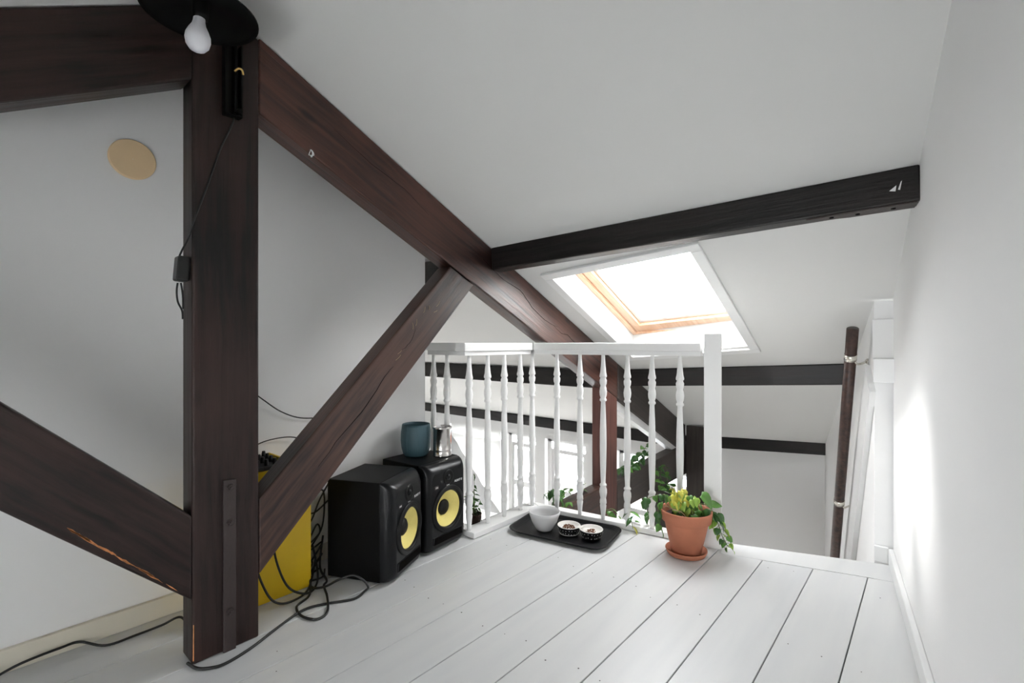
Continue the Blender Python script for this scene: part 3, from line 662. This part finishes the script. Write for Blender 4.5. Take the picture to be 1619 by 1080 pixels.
bm = B(); prism(bm, [(-.030, .06), (-.010, .02), (.002, .13), (-.030, .178), (-.034, .168)], 'y', .002, .0035); link('paper_slip', bm, M['paper'], tin)

# ================================================================ YELLOW CASE, DEVICE, CABLES
yc = tag(empty('yellow_case', (.62, 1.88, 0)), 'yellow upright case standing against the left wall behind the post', 'case')
def yp(name, bm, m):
    bmesh.ops.translate(bm, vec=(-.62, -1.88, 0), verts=bm.verts); return link(name, bm, m, yc)
bm = B(); bbox(bm, (.545, 1.80, 0), (.908, 1.81, .470), bevel=.002); yp('front_panel', bm, M['yellow'])
bm = B(); bbox(bm, (.896, 1.8105, 0), (.908, 1.965, .470), bevel=.002); yp('side_panel', bm, M['yellow'])
bm = B(); bbox(bm, (.560, 1.8105, 0), (.572, 1.965, .470), bevel=.002); yp('side_panel', bm, M['yellow'])
bm = B(); bbox(bm, (.573, 1.8105, .455), (.895, 1.965, .468)); yp('top_panel', bm, M['yellow'])
dv = tag(empty('sound_mixer', (.69, 1.88, .4705)), 'small black mixer with rows of knobs lying on the yellow case', 'mixer')
bm = B(); prism(bm, [(-.068, 0), (.068, 0), (.068, .028), (-.068, .012)], 'x', -.13, .115, bevel=.002); link('casing', bm, M['panel'], dv)
bm = B(); bbox(bm, (.1155, -.068, 0), (.125, .068, .034), bevel=.001); link('end_cheek', bm, M['yellow'], dv)
bm = B(); lathe(bm, [(.0075, 0), (.0075, .010), (.0055, .022), (.001, .022)], 12, cap0=True); kn = link('knob', bm, M['knob'], dv, False)
first = True
for i in range(8):
    for j in range(4):
        o = kn if first else kn.copy()
        if not first: C.objects.link(o); o.parent = dv
        first = False; y = -.048+j*.032; o.location = (-.115+i*.030, y, .012+.016*(y+.068)/.136)
def cable(name, label, pts, r=.0038, sub=7, m='cable'):
    bm = B(); tube(bm, pts, r, 8, sub); return tag(link(name, bm, M[m], None, True), label, 'cable')
cable('cable', 'thin black cable lying along the floor by the left wall', [(-.10, 1.95, .004), (.04, 1.945, .004), (.13, 1.935, .030), (.215, 1.955, .026), (.262, 1.962, .020), (.315, 1.915, .004), (.39, 1.910, .004), (.455, 1.900, .010), (.50, 1.87, .028), (.505, 1.78, .010), (.52, 1.74, .004), (.60, 1.76, .004)])
cable('cable', 'black cable crossing in front of the post foot to the tangle by the speaker', [(.452, 1.63, .004), (.462, 1.585, .004), (.486, 1.558, .004), (.526, 1.545, .004), (.606, 1.567, .004), (.701, 1.612, .004), (.805, 1.650, .004), (.883, 1.625, .004), (.958, 1.583, .004), (1.01, 1.590, .012), (1.012, 1.575, .030), (1.00, 1.590, .055), (.975, 1.62, .072), (.94, 1.66, .055), (.92, 1.72, .018), (.90, 1.78, .004), (.93, 1.86, .01), (1.02, 1.93, .05)], .0043)
cable('cable', 'black cable looping on the floor in front of the nearer speaker', [(.94, 1.90, .30), (.925, 1.86, .12), (.90, 1.79, .012), (.86, 1.725, .004), (.80, 1.69, .004), (.783, 1.62, .004), (.805, 1.562, .004), (.85, 1.573, .004), (.895, 1.655, .010), (.93, 1.745, .010), (.965, 1.79, .004), (.99, 1.89, .02), (1.03, 1.94, .12)], .0043)
cable('cable', 'black cable curving down over the front of the yellow case', [(.76, 1.785, .33), (.754, 1.772, .22), (.768, 1.762, .13), (.80, 1.752, .05), (.85, 1.742, .012), (.90, 1.762, .004), (.95, 1.83, .02), (.975, 1.92, .10)], .0040)
cable('cable', 'black cable hanging lowest on the yellow case beside the post', [(.68, 1.790, .30), (.69, 1.780, .20), (.705, 1.77, .12), (.73, 1.745, .045), (.765, 1.735, .012), (.82, 1.735, .006), (.875, 1.765, .006), (.935, 1.845, .012), (.985, 1.915, .05)], .0040)
cable('cable', 'black cable zigzagging down the gap between the yellow case and nearer speaker', [(1.07, 1.955, .34), (1.02, 1.95, .27), (.985, 1.945, .20), (.945, 1.94, .15), (.955, 1.925, .11), (1.01, 1.93, .14), (.99, 1.92, .18), (.94, 1.915, .08), (.965, 1.905, .04), (.93, 1.87, .012), (.99, 1.90, .006)], .0036)
cable('cable', 'black cable knotted behind the back corner of the nearer speaker', [(1.06, 1.95, .26), (1.00, 1.955, .22), (.965, 1.95, .24), (.985, 1.94, .29), (1.04, 1.955, .30), (1.03, 1.945, .16), (.97, 1.935, .08), (1.02, 1.925, .10), (.95, 1.915, .02), (.90, 1.85, .006), (.96, 1.82, .006), (1.0, 1.87, .01)], .0036)
cable('cable', 'thin black cable hanging on the wall from the post to the right brace', [(.66, 1.975, .80), (.745, 1.975, .755), (.80, 1.975, .71), (.87, 1.975, .655), (.95, 1.975, .62), (1.05, 1.975, .61)], .0024)
cable('cable', 'thin black cable arching over the small mixer', [(.62, 1.90, .488), (.70, 1.93, .50), (.76, 1.955, .535), (.83, 1.965, .55), (.92, 1.97, .545), (1.0, 1.975, .50), (1.03, 1.975, .40)], .0024)

# ================================================================ TRAY AND BOWLS
ta = math.radians(-79.5)     # long axis of the tray
tr = tag(empty('tray', (1.978, 1.366, 0), ta), 'black rounded serving tray on the floor by the railing', 'tray')
bm = B()
def rr(hx, hy, r, z, k=5):
    pts = []
    for cx_, cy_, a0 in ((hx-r, hy-r, 0), (-hx+r, hy-r, PI/2), (-hx+r, -hy+r, PI), (hx-r, -hy+r, 1.5*PI)):
        for i in range(k+1):
            a_ = a0+PI/2*i/k; pts.append(bm.verts.new((cx_+r*math.cos(a_), cy_+r*math.sin(a_), z)))
    return pts
rgs = [rr(.222, .128, .05, .001), rr(.230, .136, .055, .004), rr(.246, .150, .06, .016), rr(.252, .156, .062, .018), rr(.252, .156, .062, .021), rr(.244, .148, .06, .0205), rr(.228, .134, .055, .007), rr(.220, .126, .05, .005)]
for a_, b_2 in zip(rgs, rgs[1:]):
    for i in range(len(a_)): bm.faces.new((a_[i], a_[(i+1) % len(a_)], b_2[(i+1) % len(a_)], b_2[i]))
bm.faces.new(rgs[0][::-1]); bm.faces.new(rgs[-1]); link('tray_body', bm, M['tray'], tr)
bm = B(); lathe(bm, [(.030, 0), (.036, .001), (.046, .014), (.062, .042), (.074, .076), (.078, .092), (.0755, .093), (.071, .076), (.058, .042), (.042, .016), (.02, .009), (.001, .008)], 48, cap0=True)
bo_ = link('bowl', bm, M['ceramic'], None, True); bo_.location = (1.930, 1.455, .0055); tag(bo_, 'pale grey ceramic bowl on the left end of the black tray', 'bowl')
fb = tag(empty('pet_bowl', (1.980, 1.280, .0055)), 'black and white double pet bowl holding brown kibble on the tray', 'bowl')
cs = [(-.014, .054), (.014, -.054)]
bm = B()
for x, y in cs: lathe(bm, [(.036, 0), (.044, .003), (.050, .020), (.0545, .040)], 36, (x, y, 0), cap0=True)
link('outer_shell', bm, M['bceramic'], fb, True)
bm = B()
for x, y in cs: lathe(bm, [(.0545, .040), (.0560, .042), (.0545, .0440), (.051, .041), (.047, .034), (.038, .027), (.001, .025)], 36, (x, y, 0))
bbox(bm, (-.016, -.012, .0395), (.016, .012, .0435), bevel=.002); link('inner_bowl', bm, M['wceramic'], fb, True)
bm = B(); rnd = random.Random(2)
for x, y in cs:
    for k in range(44):
        a_ = 2*PI*k/22+rnd.uniform(-.05, .05); rz_ = .014+(.016 if k > 21 else 0)+rnd.uniform(-.003, .003); r_ = .044+.0045*(rz_-.003)/.013+.0012
        lathe(bm, [(.0022, 0), (.0005, .0006)], 6, cap1=True, mtx=Matrix.Translation((x+r_*math.cos(a_), y+r_*math.sin(a_), rz_)) @ Matrix.Rotation(a_, 4, 'Z') @ Matrix.Rotation(PI/2, 4, 'Y'))
o = link('white_dots', bm, M['white'], fb); o['kind'] = 'stuff'
bm = B(); P_ = [(cs[0][0]+.0465*math.cos(t*PI/12), cs[0][1]+.0465*math.sin(t*PI/12), .0065) for t in range(24)]; tube(bm, P_+[P_[0]], .0014, 6, 1); link('white_ring', bm, M['wceramic'], fb, True)  # thin white ring round the lower outside of one bowl
bm = B()
for (x, y), nn, rad in ((cs[0], 70, .029), (cs[1], 26, .027)):
    for k in range(nn):
        r_ = rad*math.sqrt(rnd.random()); a_ = rnd.uniform(0, 2*PI); z_ = .0300+.012*(1-(r_/rad)**2)*(nn > 50)*rnd.random()+rnd.uniform(0, .003)
        m_ = Matrix.Translation((x+r_*math.cos(a_), y+r_*math.sin(a_), z_)) @ Matrix.Rotation(rnd.uniform(0, 3), 4, 'X') @ Matrix.Rotation(rnd.uniform(0, 3), 4, 'Z')
        bmesh.ops.create_icosphere(bm, subdivisions=1, radius=rnd.uniform(.0035, .005), matrix=m_ @ Matrix.Diagonal((1, 1, .6, 1)))
kb_ = link('kibble', bm, M['kibble'], None); kb_.location = fb.location; tag(kb_, 'brown kibble lying in the double pet bowl', 'pet food', kind='stuff')

# ================================================================ PLANTS
def leaf_mesh(name, m, L=.045, Wd=.040, fold=.25, curl=.4, heart=True):
    bm = B(); out = []
    prof_ = [(0, .0), (.04, .26), (.16, .46), (.34, .50), (.55, .42), (.75, .27), (.9, .12), (1.0, 0)] if heart else [(0, 0), (.15, .22), (.35, .36), (.6, .33), (.8, .18), (1, 0)]
    mid = []; lt = []; rt = []
    for t, w_2 in prof_:
        z_ = -curl*L*t*t; x_ = t*L*(1-.12*curl*t)
        back = -.10*L if (heart and 0 < t < .1) else 0
        mid.append(bm.verts.new((x_, 0, z_)))
        if w_2 > 0:
            lt.append(bm.verts.new((x_+back, w_2*Wd, z_+fold*w_2*Wd))); rt.append(bm.verts.new((x_+back, -w_2*Wd, z_+fold*w_2*Wd)))
    for S_ in (lt, rt):
        bm.faces.new((mid[0], mid[1], S_[0]))
        for i in range(len(S_)-1): bm.faces.new((mid[i+1], mid[i+2], S_[i+1], S_[i]))
        bm.faces.new((mid[-2], mid[-1], S_[-1]))
    me = bpy.data.meshes.new(name); bmesh.ops.recalc_face_normals(bm, faces=bm.faces)
    ex = bmesh.ops.solidify(bm, geom=list(bm.faces), thickness=.0006)
    bm.to_mesh(me); bm.free(); me.materials.append(m)
    for p in me.polygons: p.use_smooth = True
    return me
LM = {k: leaf_mesh('leaf', M[k]) for k in ('leaf', 'leafd', 'leafl', 'leafy')}
LN = {k: leaf_mesh('leaf', M[k], .05, .030, .15, .7, False) for k in ('leaf', 'leafd', 'leafl', 'leafy')}
def put_leaf(parent, me, p, direction, size, roll=0):
    d = Vector(direction).normalized(); q = d.to_track_quat('X', 'Z') @ Matrix.Rotation(roll, 3, 'X').to_quaternion()
    o = bpy.data.objects.new('leaf', me); C.objects.link(o); o.parent = parent
    o.location = Vector(p)-Vector(parent.location); o.rotation_mode = 'QUATERNION'; o.rotation_quaternion = q; o.scale = (size, size, size); return o
def stem(parent, pts, r=.0013, m='stem'):
    bm = B(); tube(bm, pts, r, 6, 5); bmesh.ops.translate(bm, vec=-Vector(parent.location), verts=bm.verts); return link('stem', bm, M[m], parent, True)

PX, PY = 2.125, .822
sa = tag(link('saucer', (lambda bm: (lathe(bm, [(.068, 0), (.080, .003), (.088, .020), (.088, .024), (.084, .024), (.077, .009), (.001, .007)], 48, cap0=True), bm)[1])(B()), M['terra'], None, True), 'terracotta saucer under the potted plant', 'saucer')
sa.location = (PX, PY, .001)
pt = tag(empty('potted_plant', (PX, PY, .009)), 'terracotta pot with a lime green trailing houseplant by the newel post', 'plant')
bm = B(); lathe(bm, [(.058, 0), (.062, .002), (.092, .132), (.094, .138), (.104, .142), (.109, .178), (.109, .186), (.106, .189), (.101, .186), (.095, .158), (.056, .012), (.001, .010)], 56, cap0=True)
link('pot', bm, M['terra'], pt, True)
bm = B(); rnd = random.Random(9)
r0 = lathe(bm, [(.0945, .157), (.07, .160), (.05, .158), (.03, .162), (.012, .161), (.001, .162)], 28)
for ring_ in r0[1:]:
    for v in ring_: v.co.z += rnd.uniform(-.004, .005)
link('soil', bm, M['soil'], pt)
rnd = random.Random(21)
base = Vector((PX, PY, .172))
# view-side axes: r = to the right in the picture, b = away from the camera
rv = Vector((.654, -.757, 0)); fv = Vector((.757, .654, 0))
def W3(a_, b_3, z_): return base+rv*a_+fv*b_3+Vector((0, 0, z_))
def clump(parent, spots_, me_choices, size, root, stems=True):
    for (a_, b_3, z_) in spots_:
        p = W3(a_, b_3, z_)
        if stems: stem(parent, [root+Vector((rnd.uniform(-.01, .01), rnd.uniform(-.01, .01), -.015)), root.lerp(p, .5)+Vector((0, 0, .03)), p], .0014)
        dr = (p-root)*.6; dr.z = -rnd.uniform(.03, .10); dr += -fv*rnd.uniform(.02, .08)+rv*rnd.uniform(-.03, .03)
        put_leaf(parent, rnd.choice(me_choices), p, dr, size*rnd.uniform(.8, 1.25), rnd.uniform(-.6, .6))
clump(pt, [(-.035+rnd.uniform(-.028, .028), rnd.uniform(-.03, .03), .072+rnd.uniform(-.035, .045)) for _ in range(26)], [LM['leafy'], LM['leafl'], LM['leafy']], .88, W3(-.02, 0, 0))
clump(pt, [(.02+rnd.uniform(-.035, .035), rnd.uniform(-.05, .03), .05+rnd.uniform(-.035, .045)) for _ in range(17)], [LM['leafl'], LM['leaf'], LM['leafl']], .85, W3(.0, 0, 0))
clump(pt, [(.0+rnd.uniform(-.06, .06), rnd.uniform(-.05, .02), .02+rnd.uniform(-.02, .02)) for _ in range(9)], [LM['leaf'], LM['leafd']], .9, W3(.0, 0, 0))
# three big leaves at right
for (a_, b_3, z_), d_, s_, k_ in (((.055, -.03, .095), (.3, -.75, -.55), 1.7, 'leaf'), ((.105, -.01, .045), (.5, -.7, .2), 1.15, 'leaf'), ((.045, -.04, .05), (.35, -.3, -.6), 1.1, 'leaf'), ((.075, -.02, .015), (.6, -.5, -.5), 1.3, 'leafl')):
    p = W3(a_, b_3, z_); stem(pt, [W3(.0, 0, -.015), W3(.03, -.01, .05), p], .0016); put_leaf(pt, LM[k_], p, d_, s_, .5)
# trailing shoot falling to the right of the pot
tr_pts = [W3(.04, 0, -.01), W3(.09, -.02, .03), W3(.118, -.02, .005), W3(.135, -.02, -.04), W3(.150, -.02, -.085), W3(.168, -.02, -.120), W3(.180, -.02, -.135)]
stem(pt, tr_pts, .0018)
P_ = spline(tr_pts, 5)
for i, p in enumerate(P_[5::2]):
    for s_ in (-1, 1):
        q_ = p+rv*s_*rnd.uniform(.004, .020)-fv*rnd.uniform(0, .02)+Vector((0, 0, rnd.uniform(-.012, .012)))
        stem(pt, [p, (p+q_)/2+Vector((0, 0, .004)), q_], .0009)
        put_leaf(pt, rnd.choice([LM['leaf'], LM['leafl'], LM['leafd'], LM['leaf']]), q_, rv*s_*rnd.uniform(.1, .8)-fv*rnd.uniform(.2, .6)+Vector((0, 0, -rnd.uniform(.3, .8))), (1.25-.075*i)*rnd.uniform(.7, 1.15), rnd.uniform(-1, 1))
# shoots on the left side of the pot
for pts_ in ([W3(-.04, .02, -.01), W3(-.085, .03, .045), W3(-.115, .02, .03), W3(-.120, .01, -.02), W3(-.112, .0, -.065)], [W3(-.03, .03, -.01), W3(-.06, .05, .06), W3(-.09, .06, .07), W3(-.15, .07, .05), W3(-.165, .07, .03)]):
    stem(pt, pts_, .0016); P_ = spline(pts_, 4)
    for p in P_[6::2]:
        put_leaf(pt, LM[rnd.choice(['leafd', 'leaf'])], p, Vector((rnd.uniform(-.5, .5), rnd.uniform(-.5, .5), -.5))-fv*.3, rnd.uniform(.6, .95), rnd.uniform(-.7, .7))
for a_, z_ in ((-.045, .115), (-.06, .085)): put_leaf(pt, LM['leafd'], W3(a_, .03, z_), Vector((-.3, .2, .3)), 1.0, .5); stem(pt, [W3(-.02, .01, -.01), W3(-.03, .02, .06), W3(a_, .03, z_)], .0015)
# dry curled leaves and stems on the rim
for d_ in ((-.07, -.02), (-.055, -.05), (-.045, -.07)):
    stem(pt, [W3(d_[0]-.035, d_[1], .045), W3(d_[0], d_[1], .035), W3(d_[0]+.03, d_[1], .0), W3(d_[0]+.035, d_[1]-.01, -.012)], .002, 'dry')

def vine(name, label, cat, loc_, runs, kinds, size, step=2, narrow=False, r=.0015):
    o = tag(empty(name, loc_), label, cat, None)
    for pts_ in runs:
        stem(o, pts_, r); P_ = spline(pts_, 5)
        for i, p in enumerate(P_[1::step]):
            s_ = 1 if i % 2 else -1
            dd = rv*s_*rnd.uniform(.3, 1)-fv*rnd.uniform(.2, .7)+Vector((0, 0, rnd.uniform(-.7, .3)))
            put_leaf(o, (LN if narrow else LM)[rnd.choice(kinds)], p, dd, size*rnd.uniform(.75, 1.25), rnd.uniform(-.8, .8))
    return o
# spider-like trailing plant hanging beyond the front base rail
vine('trailing_plant', 'leafy trailing plant poking through the balusters beside the terracotta pot', 'plant', (2.30, 1.15, -.20),
     [[(2.36, 1.16, -.20), (2.32, 1.16, -.02), (2.27, 1.15, .06), (2.21, 1.135, .09), (2.19, 1.11, .02)],
      [(2.36, 1.12, -.20), (2.33, 1.10, .0), (2.29, 1.08, .09), (2.27, 1.05, .06)],
      [(2.36, 1.20, -.20), (2.33, 1.24, -.03), (2.30, 1.28, .05), (2.26, 1.30, .04)]], ['leaf', 'leafd', 'leafy'], 1.15, 2, True)
vine('trailing_plant', 'round-leaved plant rising behind the pale grey bowl beyond the railing', 'plant', (2.30, 1.64, -.20),
     [[(2.36, 1.62, -.20), (2.32, 1.62, -.02), (2.26, 1.60, .05), (2.22, 1.60, .075)], [(2.37, 1.66, -.2), (2.33, 1.67, .0), (2.28, 1.67, .065), (2.25, 1.70, .05)], [(2.36, 1.60, -.2), (2.31, 1.57, .0), (2.26, 1.53, .04)],
      [(2.37, 1.62, -.2), (2.34, 1.64, .03), (2.30, 1.66, .08), (2.27, 1.64, .085)]], ['leafd', 'leaf', 'leafd'], .95, 2)
vine('trailing_plant', 'low ivy shoots lying on the brown tie left of the reddish post', 'plant', (2.55, 1.72, .0),
     [[(2.36, 1.71, .008), (2.46, 1.72, .03), (2.60, 1.70, .01), (2.70, 1.70, .02)], [(2.40, 1.69, .01), (2.50, 1.69, .02), (2.62, 1.69, .0), (2.72, 1.67, -.04)]], ['leaf', 'leafd'], 1.1, 3)
vine('potted_ivy', 'dark-leaved plant on the far tie right of the reddish post', 'plant', (3.22, 1.65, .012),
     [[(3.20, 1.65, .015), (3.14, 1.64, .05), (3.08, 1.63, .07), (3.02, 1.62, .06)], [(3.22, 1.65, .015), (3.24, 1.64, .06), (3.30, 1.63, .10), (3.36, 1.62, .13), (3.40, 1.61, .17)], [(3.25, 1.65, .015), (3.32, 1.64, .05), (3.40, 1.63, .08), (3.46, 1.62, .11)]], ['leafd', 'leaf', 'leafd'], 1.35, 2)
vine('hanging_ivy', 'green ivy hanging in front of the far dark timber above the terracotta pot', 'plant', (3.62, 1.57, -.06),
     [[(3.60, 1.59, -.02), (3.57, 1.575, -.06), (3.55, 1.57, -.12), (3.54, 1.57, -.18)], [(3.66, 1.59, -.02), (3.68, 1.57, -.08), (3.67, 1.57, -.16), (3.69, 1.56, -.2)], [(3.5, 1.59, -.01), (3.47, 1.575, -.07), (3.45, 1.57, -.14)]], ['leafd', 'leaf'], .9, 2)
# bushy pot plant behind the left run of balusters
sp = tag(empty('potted_plant', (1.762, 1.78, .0)), 'small dark bushy plant in a brown pot behind the balusters, right of the speakers', 'plant')
bm = B(); lathe(bm, [(.030, 0), (.040, .05), (.041, .055), (.036, .055), (.030, .045), (.001, .045)], 24, cap0=True); link('pot', bm, M['soil'], sp, True)
for k in range(9):
    a_ = rnd.uniform(0, 2*PI); hh = rnd.uniform(.10, .20) if k else .26; top = Vector((1.762, 1.78, 0))+Vector((math.cos(a_)*.035*(k > 0), math.sin(a_)*.035*(k > 0), hh))
    pts_ = [(1.762, 1.78, .04), Vector((1.762, 1.78, .04)).lerp(top, .5)+Vector((.004, 0, 0)), top]; stem(sp, pts_, .0012)
    P_ = spline(pts_, 5)
    for i, p in enumerate(P_[3:]):
        put_leaf(sp, LN['leafd' if rnd.random() < .7 else 'leaf'], p, Vector((rnd.uniform(-1, 1), rnd.uniform(-1, 1), rnd.uniform(-.5, .3))), .55*(1.1-.5*i/len(P_)), rnd.uniform(-1, 1))
for k in range(4):
    a_ = k*1.7; stem(sp, [(1.762, 1.78, .05), (1.762+.05*math.cos(a_), 1.78-.03, .06), (1.762+.05*math.cos(a_), 1.745, .02), (1.75+.02*k, 1.742, .004)], .0016, 'soil')

# ================================================================ OUTSIDE
struct(box_obj('street', (4.9, -20, -12.1), (60, 60, -12), M['grass']))
def house(label, x, y0, y1, ztop, mats, nwin, zrow, wcol='trim'):
    h_ = tag(empty('house', (x, (y0+y1)/2, -12)), label, 'building')
    c = Vector((x, (y0+y1)/2, -12))
    def hp_(name, lo, hi, m, parent=h_):
        bm = B(); bbox(bm, lo, hi); bmesh.ops.translate(bm, vec=-c, verts=bm.verts); return link(name, bm, M[m], parent)
    hp_('wall', (x, y0, -12), (x+6, y1, ztop), mats)
    hp_('cornice', (x-.3, y0, ztop), (x+.2, y1, ztop+.25), 'trim')
    for zz in zrow:
        for k in range(nwin):
            y = y0+(k+.5)*(y1-y0)/nwin
            f_ = hp_('window', (x-.06, y-.55, zz), (x+.02, y+.55, zz+1.7), wcol); g_ = hp_('pane', (x-.08, y-.47, zz+.08), (x-.05, y+.47, zz+1.62), 'glassdark', f_)
            hp_('sill', (x-.18, y-.62, zz-.1), (x, y+.62, zz), 'trim')
    return h_
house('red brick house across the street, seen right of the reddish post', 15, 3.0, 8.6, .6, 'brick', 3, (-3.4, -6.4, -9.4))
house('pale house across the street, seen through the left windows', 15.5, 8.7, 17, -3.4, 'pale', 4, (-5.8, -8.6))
